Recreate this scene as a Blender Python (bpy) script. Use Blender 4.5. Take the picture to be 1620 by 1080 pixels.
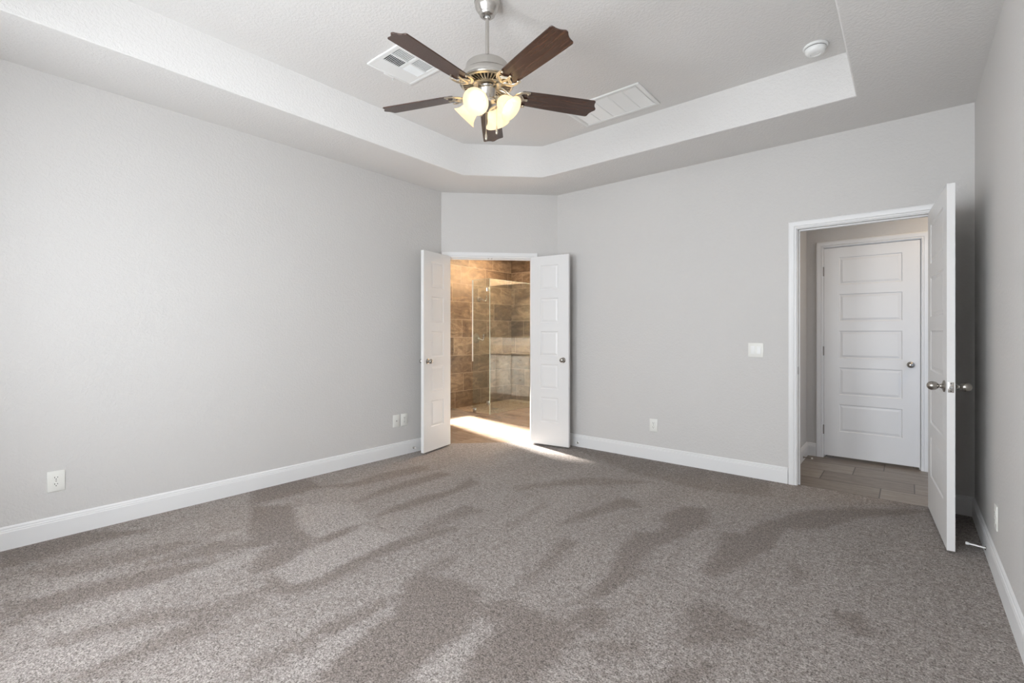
import bpy, bmesh, math, random
from mathutils import Vector, Matrix, Euler
random.seed(7)
C = bpy.context.scene.collection
for o in list(bpy.data.objects): bpy.data.objects.remove(o, do_unlink=True)
PI = math.pi

# ------------------------------------------------------------------ camera, world, lights, exposure
XR, XL, YB, YL, XD, YR = 0.340, -3.891, 4.3785, 3.474, -2.989, -0.54   # inner faces of the room
H, ZT = 2.743, 3.048                                                   # soffit and tray heights
TXR, TYB, TXL, TYL, TXD, TYR = -0.2595, 3.7816, -3.306, 3.232, -2.760, 0.06
cam = bpy.data.cameras.new('camera'); co = bpy.data.objects.new('camera', cam); C.objects.link(co)
co.location = (0, 0, 1.2147); co.rotation_euler = (PI/2, 0, 0.6944)
cam.sensor_width = 36; cam.lens = 752.15/1620*36; cam.shift_y = -13.18/1620; cam.clip_start = 0.02
bpy.context.scene.camera = co
vs = bpy.context.scene.view_settings
vs.view_transform = 'Standard'; vs.look = 'None'; vs.exposure = 0.10; vs.gamma = 1.0; vs.use_curve_mapping = False

w = bpy.data.worlds.new('sky'); bpy.context.scene.world = w; w.use_nodes = True
w.node_tree.nodes['Background'].inputs[0].default_value = (.62, .76, 1, 1)
w.node_tree.nodes['Background'].inputs[1].default_value = 1.0

def area(name, loc, rot, sx, sy, power, col):
    l = bpy.data.lights.new(name, 'AREA'); l.shape = 'RECTANGLE'; l.size = sx; l.size_y = sy
    l.energy = power; l.color = col
    o = bpy.data.objects.new(name, l); C.objects.link(o); o.location = loc; o.rotation_euler = rot
    return o
DAY = (.905, .95, 1)
REAR_WIN = [(-2.75, -1.80), (-1.30, -0.35)]
for a, b in REAR_WIN:                                     # daylight standing in the two bedroom windows behind the camera
    area('window_daylight', ((a+b)/2, YR-.17, 1.45), (PI/2, 0, 0), b-a, 1.75, 76*(b-a)/.95, DAY)
sun = bpy.data.lights.new('sun', 'SUN'); sun.energy = 70; sun.angle = math.radians(6); sun.color = (1, .96, .9)
so = bpy.data.objects.new('sun', sun); C.objects.link(so)
so.rotation_euler = Vector((1, -.205, -.70)).to_track_quat('-Z', 'Y').to_euler()
area('bath_window_daylight', (-6.0, 4.88, 1.4), (0, -PI/2, 0), 1.6, .62, 20, DAY)
area('bath_ceiling_lamp', (-5.1, 5.9, 2.72), (0, 0, 0), .35, .35, 17, (1, .82, .62))
area('vanity_lamp', (-3.7, 6.90, 2.42), (math.radians(80), 0, 0), 1.3, .12, 130, (1, .62, .30))
vl = area('vanity_fill_light', (-4.0, 5.2, 2.70), (math.radians(52), 0, 0), .4, .4, 150, (1, .90, .78)); vl.data.spread = math.radians(75)  # unseen fill added so the vanity shows in the shower glass
area('hall_ceiling_lamp', (.72, 5.0, 2.72), (0, 0, 0), .3, .3, 10, (1, .72, .38))

# ------------------------------------------------------------------ materials
def mat(name):
    m = bpy.data.materials.new(name); m.use_nodes = True
    nt = m.node_tree; return m, nt, nt.nodes['Principled BSDF'], nt.links
def N(nt, t, **kw):
    n = nt.nodes.new(t)
    for k, v in kw.items(): setattr(n, k, v)
    return n
def math_n(nt, op, a, b=None, c=None):
    n = nt.nodes.new('ShaderNodeMath'); n.operation = op
    for i, v in enumerate((a, b, c)):
        if v is None: continue
        if isinstance(v, (int, float)): n.inputs[i].default_value = v
        else: nt.links.new(v, n.inputs[i])
    return n.outputs[0]
def mixc(nt, f, a, b, bt='MIX'):
    n = nt.nodes.new('ShaderNodeMix'); n.data_type = 'RGBA'; n.blend_type = bt
    for i, v in ((0, f), (6, a), (7, b)):
        if isinstance(v, (int, float)): n.inputs[i].default_value = v
        elif isinstance(v, tuple): n.inputs[i].default_value = (*v, 1)
        else: nt.links.new(v, n.inputs[i])
    return n.outputs[2]
def noise(nt, vec, scale, detail=2, rough=.5, dist=0):
    n = nt.nodes.new('ShaderNodeTexNoise'); n.inputs['Scale'].default_value = scale
    n.inputs['Detail'].default_value = detail; n.inputs['Roughness'].default_value = rough; n.inputs['Distortion'].default_value = dist
    if vec is not None: nt.links.new(vec, n.inputs['Vector'])
    return n.outputs[0]
def coords(nt, scale=(1, 1, 1)):
    t = nt.nodes.new('ShaderNodeTexCoord'); m = nt.nodes.new('ShaderNodeMapping'); m.inputs['Scale'].default_value = scale
    nt.links.new(t.outputs['Object'], m.inputs[0]); return m.outputs[0]
def bump(nt, h, strength, dist, bs):
    b = nt.nodes.new('ShaderNodeBump'); b.inputs['Strength'].default_value = strength; b.inputs['Distance'].default_value = dist
    nt.links.new(h, b.inputs['Height']); nt.links.new(b.outputs[0], bs.inputs['Normal'])
def ramp(nt, f, stops):
    n = nt.nodes.new('ShaderNodeValToRGB'); e = n.color_ramp.elements
    e[0].position, e[0].color = stops[0][0], (*stops[0][1], 1); e[1].position, e[1].color = stops[-1][0], (*stops[-1][1], 1)
    for p, c in stops[1:-1]: x = e.new(p); x.color = (*c, 1)
    nt.links.new(f, n.inputs[0]); return n.outputs[0]
def simple(name, col, rough=.5, metal=0, spec=.5):
    m, nt, bs, L = mat(name)
    bs.inputs['Base Color'].default_value = (*col, 1); bs.inputs['Roughness'].default_value = rough
    bs.inputs['Metallic'].default_value = metal; bs.inputs['Specular IOR Level'].default_value = spec
    return m
def painted_wall(name, col, b=.35):
    m, nt, bs, L = mat(name)
    v = coords(nt); n1 = noise(nt, v, 62, 3, .55, .4); n2 = noise(nt, v, 1.3, 2)
    L.new(mixc(nt, n2, tuple(c*.985 for c in col), tuple(min(1, c*1.015) for c in col)), bs.inputs['Base Color'])
    bs.inputs['Roughness'].default_value = .62; bs.inputs['Specular IOR Level'].default_value = .3
    bump(nt, ramp(nt, n1, [(.42, (0, 0, 0)), (.60, (1, 1, 1))]), b, .0022, bs)
    return m
M = {}
M['wall'] = painted_wall('wall_paint', (.618, .600, .578))
M['ceiling'] = painted_wall('ceiling_paint', (.725, .708, .685), .42)
def trim_paint(name, col):
    m, nt, bs, L = mat(name); v = coords(nt)
    L.new(mixc(nt, noise(nt, v, 3, 3), tuple(c*.98 for c in col), col), bs.inputs['Base Color'])
    bs.inputs['Roughness'].default_value = .38; bump(nt, noise(nt, v, 90, 2), .06, .001, bs); return m
M['trim'] = trim_paint('trim_paint', (.78, .775, .765))
M['door'] = trim_paint('door_paint', (.77, .76, .745))
M['plastic'] = trim_paint('ivory_plastic', (.80, .79, .74))
M['white'] = trim_paint('white_plastic', (.84, .84, .82))
M['slot'] = simple('dark_slot', (.02, .018, .016), .8)
M['grey_slot'] = simple('duct_shadow', (.05, .045, .04), .8)
def brushed(name, col, rough):
    m, nt, bs, L = mat(name); v = coords(nt, (1, 1, 12))
    bs.inputs['Metallic'].default_value = 1
    L.new(mixc(nt, noise(nt, v, 60, 2), tuple(c*.9 for c in col), col), bs.inputs['Base Color'])
    bs.inputs['Roughness'].default_value = rough; bump(nt, noise(nt, v, 200, 2), .05, .0005, bs); return m
M['nickel'] = brushed('brushed_nickel', (.60, .575, .54), .27)
M['iron'] = brushed('warm_nickel', (.74, .68, .56), .30)
M['chrome'] = brushed('chrome', (.72, .72, .72), .10)
M['knob'] = brushed('satin_nickel_knob', (.43, .405, .37), .24)
M['hinge'] = brushed('hinge_metal', (.30, .27, .24), .35)
M['mirror'] = simple('mirror_glass', (.72, .74, .74), .02, 1)

def blade_wood():
    m, nt, bs, L = mat('walnut_blade'); v = coords(nt, (2.2, 34, 34))
    n1 = noise(nt, v, 2.2, 5, .6, .6); n2 = noise(nt, coords(nt, (1, 9, 9)), 3, 2)
    c = ramp(nt, n1, [(.30, (.022, .008, .005)), (.50, (.050, .020, .011)), (.72, (.105, .043, .023))])
    L.new(mixc(nt, .35, c, mixc(nt, n2, (.030, .013, .009), (.070, .032, .020))), bs.inputs['Base Color'])
    bs.inputs['Roughness'].default_value = .27; bs.inputs['Specular IOR Level'].default_value = .85
    bump(nt, n1, .08, .001, bs); return m
M['blade'] = blade_wood()

def carpet():
    m, nt, bs, L = mat('carpet_pile'); v = coords(nt)
    fine = noise(nt, v, 150, 3, .7); mid = noise(nt, v, 60, 3, .65, .5); tuft = noise(nt, v, 420, 2, .6)
    att = N(nt, 'ShaderNodeAttribute', attribute_name='nap_shade')
    warp = noise(nt, v, 22, 6, .78)
    strk = noise(nt, coords(nt, (3.4, .8, 1)), 1.6, 3, .55, .5)
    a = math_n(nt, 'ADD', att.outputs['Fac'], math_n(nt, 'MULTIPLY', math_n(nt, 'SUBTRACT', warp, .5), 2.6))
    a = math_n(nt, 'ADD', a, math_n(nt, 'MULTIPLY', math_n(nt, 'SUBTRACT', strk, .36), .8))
    nap_shade = nt.nodes.new('ShaderNodeMapRange'); nap_shade.interpolation_type = 'SMOOTHSTEP'
    nap_shade.inputs['From Min'].default_value = -.75; nap_shade.inputs['From Max'].default_value = .75
    L.new(a, nap_shade.inputs['Value'])
    base = mixc(nt, nap_shade.outputs[0], (.196, .163, .141), (.335, .299, .274))
    sp = ramp(nt, math_n(nt, 'ADD', math_n(nt, 'MULTIPLY', fine, .65), math_n(nt, 'MULTIPLY', mid, .35)),
              [(.37, (.25, .22, .20)), (.50, (1, 1, 1)), (.63, (1.95, 1.97, 2.0))])
    L.new(mixc(nt, 1.0, base, sp, 'MULTIPLY'), bs.inputs['Base Color'])
    bs.inputs['Roughness'].default_value = 1; bs.inputs['Specular IOR Level'].default_value = .1
    bs.inputs['Sheen Weight'].default_value = .12; bs.inputs['Sheen Roughness'].default_value = .6
    bump(nt, math_n(nt, 'ADD', fine, math_n(nt, 'ADD', math_n(nt, 'MULTIPLY', tuft, .4), mid)), .9, .006, bs)
    return m
M['carpet'] = carpet()

def tile(name, au, av, w_, h_, shift, u0, v0, grout, cols, gcol, rough, vein=(6, 1.5), b=.3):
    """running-bond tile drawn in the plane of object axes au, av"""
    m, nt, bs, L = mat(name)
    t = N(nt, 'ShaderNodeTexCoord'); s = N(nt, 'ShaderNodeSeparateXYZ'); L.new(t.outputs['Object'], s.inputs[0])
    u, v = s.outputs[au], s.outputs[av]
    vr = math_n(nt, 'DIVIDE', math_n(nt, 'SUBTRACT', v, v0), h_); row = math_n(nt, 'FLOOR', vr)
    ur = math_n(nt, 'DIVIDE', math_n(nt, 'SUBTRACT', math_n(nt, 'SUBTRACT', u, u0), math_n(nt, 'MULTIPLY', row, shift)), w_)
    col = math_n(nt, 'FLOOR', ur)
    def edge(x, size):
        f = math_n(nt, 'SUBTRACT', x, math_n(nt, 'FLOOR', x))
        d = math_n(nt, 'MULTIPLY', math_n(nt, 'MINIMUM', f, math_n(nt, 'SUBTRACT', 1.0, f)), size)
        return math_n(nt, 'LESS_THAN', d, grout/2)
    g = math_n(nt, 'MAXIMUM', edge(vr, h_), edge(ur, w_))
    cmb = N(nt, 'ShaderNodeCombineXYZ'); L.new(row, cmb.inputs[0]); L.new(col, cmb.inputs[1])
    wn = N(nt, 'ShaderNodeTexWhiteNoise', noise_dimensions='3D'); L.new(cmb.outputs[0], wn.inputs[0])
    # veins move from tile to tile
    cc = N(nt, 'ShaderNodeCombineXYZ'); L.new(math_n(nt, 'ADD', u, math_n(nt, 'MULTIPLY', wn.outputs[0], 9.0)), cc.inputs[0]); L.new(v, cc.inputs[1])
    mp = N(nt, 'ShaderNodeMapping'); mp.inputs['Scale'].default_value = (vein[1], vein[0], 1); L.new(cc.outputs[0], mp.inputs[0])
    n1 = noise(nt, mp.outputs[0], 1.6, 6, .62, 1.0); n2 = noise(nt, cc.outputs[0], 16, 5, .65, .5)
    f = math_n(nt, 'ADD', math_n(nt, 'MULTIPLY', n1, .65), math_n(nt, 'ADD', math_n(nt, 'MULTIPLY', n2, .25), math_n(nt, 'MULTIPLY', math_n(nt, 'SUBTRACT', wn.outputs[0], .25), .20)))
    c = ramp(nt, f, [(.33, cols[0]), (.50, cols[1]), (.67, cols[2])])
    L.new(mixc(nt, g, c, gcol), bs.inputs['Base Color'])
    bs.inputs['Roughness'].default_value = rough
    bump(nt, math_n(nt, 'SUBTRACT', math_n(nt, 'MULTIPLY', n2, .2), g), b, .002, bs)
    return m
BROWN = [(.075, .047, .028), (.190, .128, .080), (.37, .28, .19)]
M['tile_left'] = tile('travertine_tile', 1, 2, .6, .295, .19, 5.50, -.035+.295*7, .006, BROWN, (.42, .34, .26), .34, (5, 2))
M['tile_back'] = tile('travertine_tile_back', 0, 2, .6, .295, .19, -5.55, -.035, .006, BROWN, (.42, .34, .26), .34, (5, 2))
M['floor_tile'] = tile('linen_plank_tile', 0, 1, .61, .300, .2033, -.164-.0, 4.43, .008,
                       [(.150, .118, .090), (.240, .200, .162), (.33, .285, .24)], (.06, .043, .034), .38, (22, 1.2))
M['bath_tile'] = tile('bathroom_floor_tile', 0, 1, .61, .305, .2033, -4.3, 4.0, .005,
                      [(.22, .15, .10), (.30, .22, .16), (.40, .31, .24)], (.20, .14, .10), .22, (14, 1.5))
def pebble():
    m, nt, bs, L = mat('shower_mosaic'); v = coords(nt)
    vo = N(nt, 'ShaderNodeTexVoronoi', feature='DISTANCE_TO_EDGE'); vo.inputs['Scale'].default_value = 20; L.new(v, vo.inputs[0])
    vc = N(nt, 'ShaderNodeTexVoronoi'); vc.inputs['Scale'].default_value = 20; L.new(v, vc.inputs[0])
    s = N(nt, 'ShaderNodeSeparateColor'); L.new(vc.outputs['Color'], s.inputs[0])
    c = mixc(nt, s.outputs[0], (.20, .125, .07), (.42, .29, .18))
    g = math_n(nt, 'LESS_THAN', vo.outputs[0], .07)
    L.new(mixc(nt, g, c, (.46, .38, .29)), bs.inputs['Base Color']); bs.inputs['Roughness'].default_value = .4
    bump(nt, math_n(nt, 'SUBTRACT', 1.0, g), .4, .003, bs); return m
M['pebble'] = pebble()

def glass_sheet(name, tint, gloss_w):
    m, nt, bs, L = mat(name); nt.nodes.remove(bs); out = nt.nodes['Material Output']
    tr = N(nt, 'ShaderNodeBsdfTransparent'); tr.inputs[0].default_value = (*tint, 1)
    gl = N(nt, 'ShaderNodeBsdfGlossy'); gl.inputs['Roughness'].default_value = .015
    fr = N(nt, 'ShaderNodeFresnel'); gm = N(nt, 'ShaderNodeNewGeometry')
    L.new(math_n(nt, 'ADD', 1.52, math_n(nt, 'MULTIPLY', gm.outputs['Backfacing'], 1/1.52-1.52)), fr.inputs[0])
    mx = N(nt, 'ShaderNodeMixShader'); L.new(math_n(nt, 'MULTIPLY', fr.outputs[0], gloss_w), mx.inputs[0])
    L.new(tr.outputs[0], mx.inputs[1]); L.new(gl.outputs[0], mx.inputs[2]); L.new(mx.outputs[0], out.inputs[0]); return m
M['glass'] = glass_sheet('shower_glass', (.93, .965, .95), 1.5)
M['glass_edge'] = simple('green_glass_edge', (.50, .62, .56), .15)
M['edge_glint'] = simple('painted_edge_glint', (.82, .82, .80), .25)  # pale colour standing in for a window glint on the glass
def frosted():
    m, nt, bs, L = mat('frosted_shade_glass'); nt.nodes.remove(bs); out = nt.nodes['Material Output']
    d = N(nt, 'ShaderNodeBsdfDiffuse'); d.inputs[0].default_value = (.36, .31, .22, 1)
    t = N(nt, 'ShaderNodeBsdfTranslucent'); t.inputs[0].default_value = (.50, .42, .28, 1)
    e = N(nt, 'ShaderNodeEmission'); e.inputs[1].default_value = .80
    L.new(ramp(nt, noise(nt, coords(nt), 14, 4, .6, 1.5), [(.3, (1, .77, .48)), (.7, (1, .86, .62))]), e.inputs[0])
    m1 = N(nt, 'ShaderNodeMixShader'); m1.inputs[0].default_value = .55; L.new(d.outputs[0], m1.inputs[1]); L.new(t.outputs[0], m1.inputs[2])
    ad = N(nt, 'ShaderNodeAddShader'); L.new(m1.outputs[0], ad.inputs[0]); L.new(e.outputs[0], ad.inputs[1]); L.new(ad.outputs[0], out.inputs[0]); return m
M['shade'] = frosted()
def emit(name, col, s):
    m, nt, bs, L = mat(name); bs.inputs['Base Color'].default_value = (.9, .9, .9, 1)
    bs.inputs['Emission Color'].default_value = (*col, 1); bs.inputs['Emission Strength'].default_value = s; return m
M['bulb'] = emit('lit_bulb', (1, .76, .44), 22)
M['cabinet'] = trim_paint('cabinet_paint', (.72, .71, .69))
M['counter'] = tile('stone_counter', 0, 1, 9, 9, 0, 3, 3, .0001, [(.32, .27, .22), (.45, .39, .33), (.55, .49, .42)], (.4, .35, .3), .2)

# ------------------------------------------------------------------ helpers
def new(): return bmesh.new()
def finish(bm, name, material, parent=None, smooth=38, **props):
    bmesh.ops.recalc_face_normals(bm, faces=bm.faces[:])
    for f in bm.faces: f.smooth = True
    for e in bm.edges:
        if len(e.link_faces) == 2: e.smooth = e.calc_face_angle(0) < math.radians(smooth)
    me = bpy.data.meshes.new(name); bm.to_mesh(me); bm.free()
    o = bpy.data.objects.new(name, me); C.objects.link(o); me.materials.append(M[material] if isinstance(material, str) else material)
    if parent: o.parent = parent
    for k, v in props.items(): o[k] = v
    return o
def empty(name, loc=(0, 0, 0), rot=(0, 0, 0), **props):
    o = bpy.data.objects.new(name, None); C.objects.link(o); o.location = loc; o.rotation_euler = rot
    o.empty_display_size = .1
    for k, v in props.items(): o[k] = v
    return o
def box(bm, x0, x1, y0, y1, z0, z1, bev=0, mtx=None):
    t = bmesh.new() if bev else bm
    vs_ = [t.verts.new((x, y, z)) for x in (x0, x1) for y in (y0, y1) for z in (z0, z1)]
    for f in ((0, 1, 3, 2), (4, 6, 7, 5), (0, 4, 5, 1), (2, 3, 7, 6), (0, 2, 6, 4), (1, 5, 7, 3)): t.faces.new([vs_[i] for i in f])
    if bev:
        bmesh.ops.recalc_face_normals(t, faces=t.faces[:])
        bmesh.ops.bevel(t, geom=t.edges[:], offset=bev, segments=2, profile=.5, affect='EDGES')
    if mtx is not None: bmesh.ops.transform(t, matrix=mtx, verts=(t.verts[:] if bev else vs_))
    if bev: merge(bm, t)
def merge(bm, t):
    me = bpy.data.meshes.new('tmp'); t.to_mesh(me); t.free(); bm.from_mesh(me); bpy.data.meshes.remove(me)
def lathe(bm, prof, seg=32, mtx=None, cap=True):
    """prof: list of (r, z) turned about Z"""
    rings = []
    for r, z in prof:
        if r < 1e-6: v = [bm.verts.new((0, 0, z))]
        else: v = [bm.verts.new((r*math.cos(2*PI*i/seg), r*math.sin(2*PI*i/seg), z)) for i in range(seg)]
        rings.append(v)
    for a, b in zip(rings, rings[1:]):
        for i in range(seg):
            j = (i+1) % seg
            if len(a) == 1 and len(b) == 1: continue
            if len(a) == 1: bm.faces.new((a[0], b[i], b[j]))
            elif len(b) == 1: bm.faces.new((a[i], b[0], a[j]))
            else: bm.faces.new((a[i], b[i], b[j], a[j]))
    if cap:
        for r in (rings[0], rings[-1]):
            if len(r) > 1: bm.faces.new(r)
    if mtx is not None: bmesh.ops.transform(bm, matrix=mtx, verts=[v for r in rings for v in r])
def tube(bm, pts, rad, seg=10, flat=1.0, up=(0, 0, 1)):
    """sweep of an ellipse (rad, rad*flat) along points; rad may be a list"""
    pts = [Vector(p) for p in pts]; n = len(pts); rs = rad if isinstance(rad, (list, tuple)) else [rad]*n
    rings = []
    for i, p in enumerate(pts):
        d = (pts[min(i+1, n-1)]-pts[max(i-1, 0)]).normalized()
        u = Vector(up); s = d.cross(u)
        if s.length < 1e-3: s = d.cross(Vector((1, 0, 0)))
        s.normalize(); u = s.cross(d)
        rings.append([bm.verts.new(p+s*rs[i]*math.cos(2*PI*k/seg)+u*rs[i]*flat*math.sin(2*PI*k/seg)) for k in range(seg)])
    for a, b in zip(rings, rings[1:]):
        for i in range(seg): bm.faces.new((a[i], a[(i+1) % seg], b[(i+1) % seg], b[i]))
    bm.faces.new(rings[0]); bm.faces.new(rings[-1])
def smooth_path(pts, n=6):
    pts = [Vector(p) for p in pts]; out = []
    for i in range(len(pts)-1):
        p0, p1, p2, p3 = pts[max(i-1, 0)], pts[i], pts[i+1], pts[min(i+2, len(pts)-1)]
        for k in range(n):
            t = k/n
            out.append(.5*((2*p1)+(p2-p0)*t+(2*p0-5*p1+4*p2-p3)*t*t+(3*p1-p0-3*p2+p3)*t**3))
    out.append(pts[-1]); return out
def prism(bm, outline, z0, z1, mtx=None):
    a = [bm.verts.new((x, y, z0)) for x, y in outline]; b = [bm.verts.new((x, y, z1)) for x, y in outline]
    bm.faces.new(a); bm.faces.new(b)
    for i in range(len(a)):
        j = (i+1) % len(a); bm.faces.new((a[i], a[j], b[j], b[i]))
    if mtx is not None: bmesh.ops.transform(bm, matrix=mtx, verts=a+b)
def S(name, bm, material, label, cat, smooth=38, parent=None):
    return finish(bm, name, material, parent, smooth, kind='structure', label=label, category=cat)
def face_frame(x, y, ang):
    """matrix of a wall-mounted thing: local X along the wall, local -Y out into the room"""
    return (x, y, ang)

# ------------------------------------------------------------------ the room shell
T = .115
def seg_wall(bm, p0, p1, t, z0, z1, holes=()):
    """solid wall from p0 to p1 whose inner face runs p0->p1 and whose body lies on the right-hand side reversed (side t)"""
    p0 = Vector((*p0, 0)); p1 = Vector((*p1, 0)); d = p1-p0; L = d.length; a = math.atan2(d.y, d.x)
    mx = Matrix.Translation(p0) @ Matrix.Rotation(a, 4, 'Z')
    xs = 0
    for (a0, a1, b0, b1) in sorted(holes):
        if a0 > xs: box(bm, xs, a0, 0, t, z0, z1, mtx=mx)
        if b0 > z0: box(bm, a0, a1, 0, t, z0, b0, mtx=mx)
        if b1 < z1: box(bm, a0, a1, 0, t, b1, z1, mtx=mx)
        xs = a1
    box(bm, xs, L, 0, t, z0, z1, mtx=mx)
DX0, DX1, DH = -.678, .142, 2.045                    # main door opening between jamb faces
DL = math.hypot(XD-XL, YB-YL); DA = math.atan2(YB-YL, XD-XL)
S0, S1, SH = .07, .992, 2.035                         # bathroom opening along the diagonal wall
JB = .018
bm = new(); seg_wall(bm, (XL, YR-.15), (XL, YL), T, -.05, 2.8); S('wall_left', bm, 'wall', 'pale grey textured wall along the left side of the room', 'wall')
bm = new(); seg_wall(bm, (XL, YL), (XD, YB), T, -.05, 2.8, [(S0-JB, S1+JB, -.05, SH+JB)])
S('wall_diagonal', bm, 'wall', 'short pale grey angled wall around the double door opening to the bathroom', 'wall')
bm = new(); seg_wall(bm, (XD, YB), (XR+T, YB), T, -.05, 2.8, [(DX0-JB-XD, DX1+JB-XD, -.05, DH+JB)])
S('wall_back', bm, 'wall', 'pale grey wall with the light switch and the doorway to the hall', 'wall')
bm = new(); seg_wall(bm, (XR, YB), (XR, YR-.15), T, -.05, 2.8); S('wall_right', bm, 'wall', 'pale grey textured wall at the right edge behind the open hall door', 'wall')
bm = new(); seg_wall(bm, (XR, YR), (XL, YR), .15, -.05, 2.8, [(XR-b, XR-a, .575, 2.325) for a, b in REAR_WIN])
S('wall_rear', bm, 'wall', 'wall with two windows behind the camera', 'wall')
for i, (a, b) in enumerate(REAR_WIN):
    bm = new()
    for x0, x1, z0, z1 in ((a, a+.04, .575, 2.325), (b-.04, b, .575, 2.325), (a, b, .575, .615), (a, b, 2.285, 2.325), (a, b, 1.43, 1.47)):
        box(bm, x0, x1, YR-.10, YR-.05, z0, z1)
    box(bm, a-.03, b+.03, YR-.03, YR+.03, .55, .575)
    S(f'window_{i+1}', bm, 'trim', 'white framed bedroom window behind the camera, number %d from the left wall' % (i+1), 'window')

# ceiling with the tray
def offset_out(x, y, d): return x, y
bm = new()
e = .06
outer = [(XL-e, YR-e), (XR+e, YR-e), (XR+e, YB+e), (XD-e*.42, YB+e), (XL-e, YL+e*.42)]
inner = [(TXL, TYR), (TXR, TYR), (TXR, TYB), (TXD, TYB), (TXL, TYL)]
vo = [bm.verts.new((x, y, H)) for x, y in outer]; vi = [bm.verts.new((x, y, H)) for x, y in inner]; vt = [bm.verts.new((x, y, ZT)) for x, y in inner]
for i in range(5):
    j = (i+1) % 5
    bm.faces.new((vo[i], vo[j], vi[j], vi[i])); bm.faces.new((vi[i], vi[j], vt[j], vt[i]))
bm.faces.new(vt)
bmesh.ops.recalc_face_normals(bm, faces=bm.faces[:])
lip = [e_ for e_ in bm.edges if all(v in vi for v in e_.verts)]
bmesh.ops.bevel(bm, geom=lip, offset=.011, segments=4, profile=.5, affect='EDGES')
S('ceiling', bm, 'ceiling', 'textured grey-white tray ceiling with a dropped border', 'ceiling', smooth=50)

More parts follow.
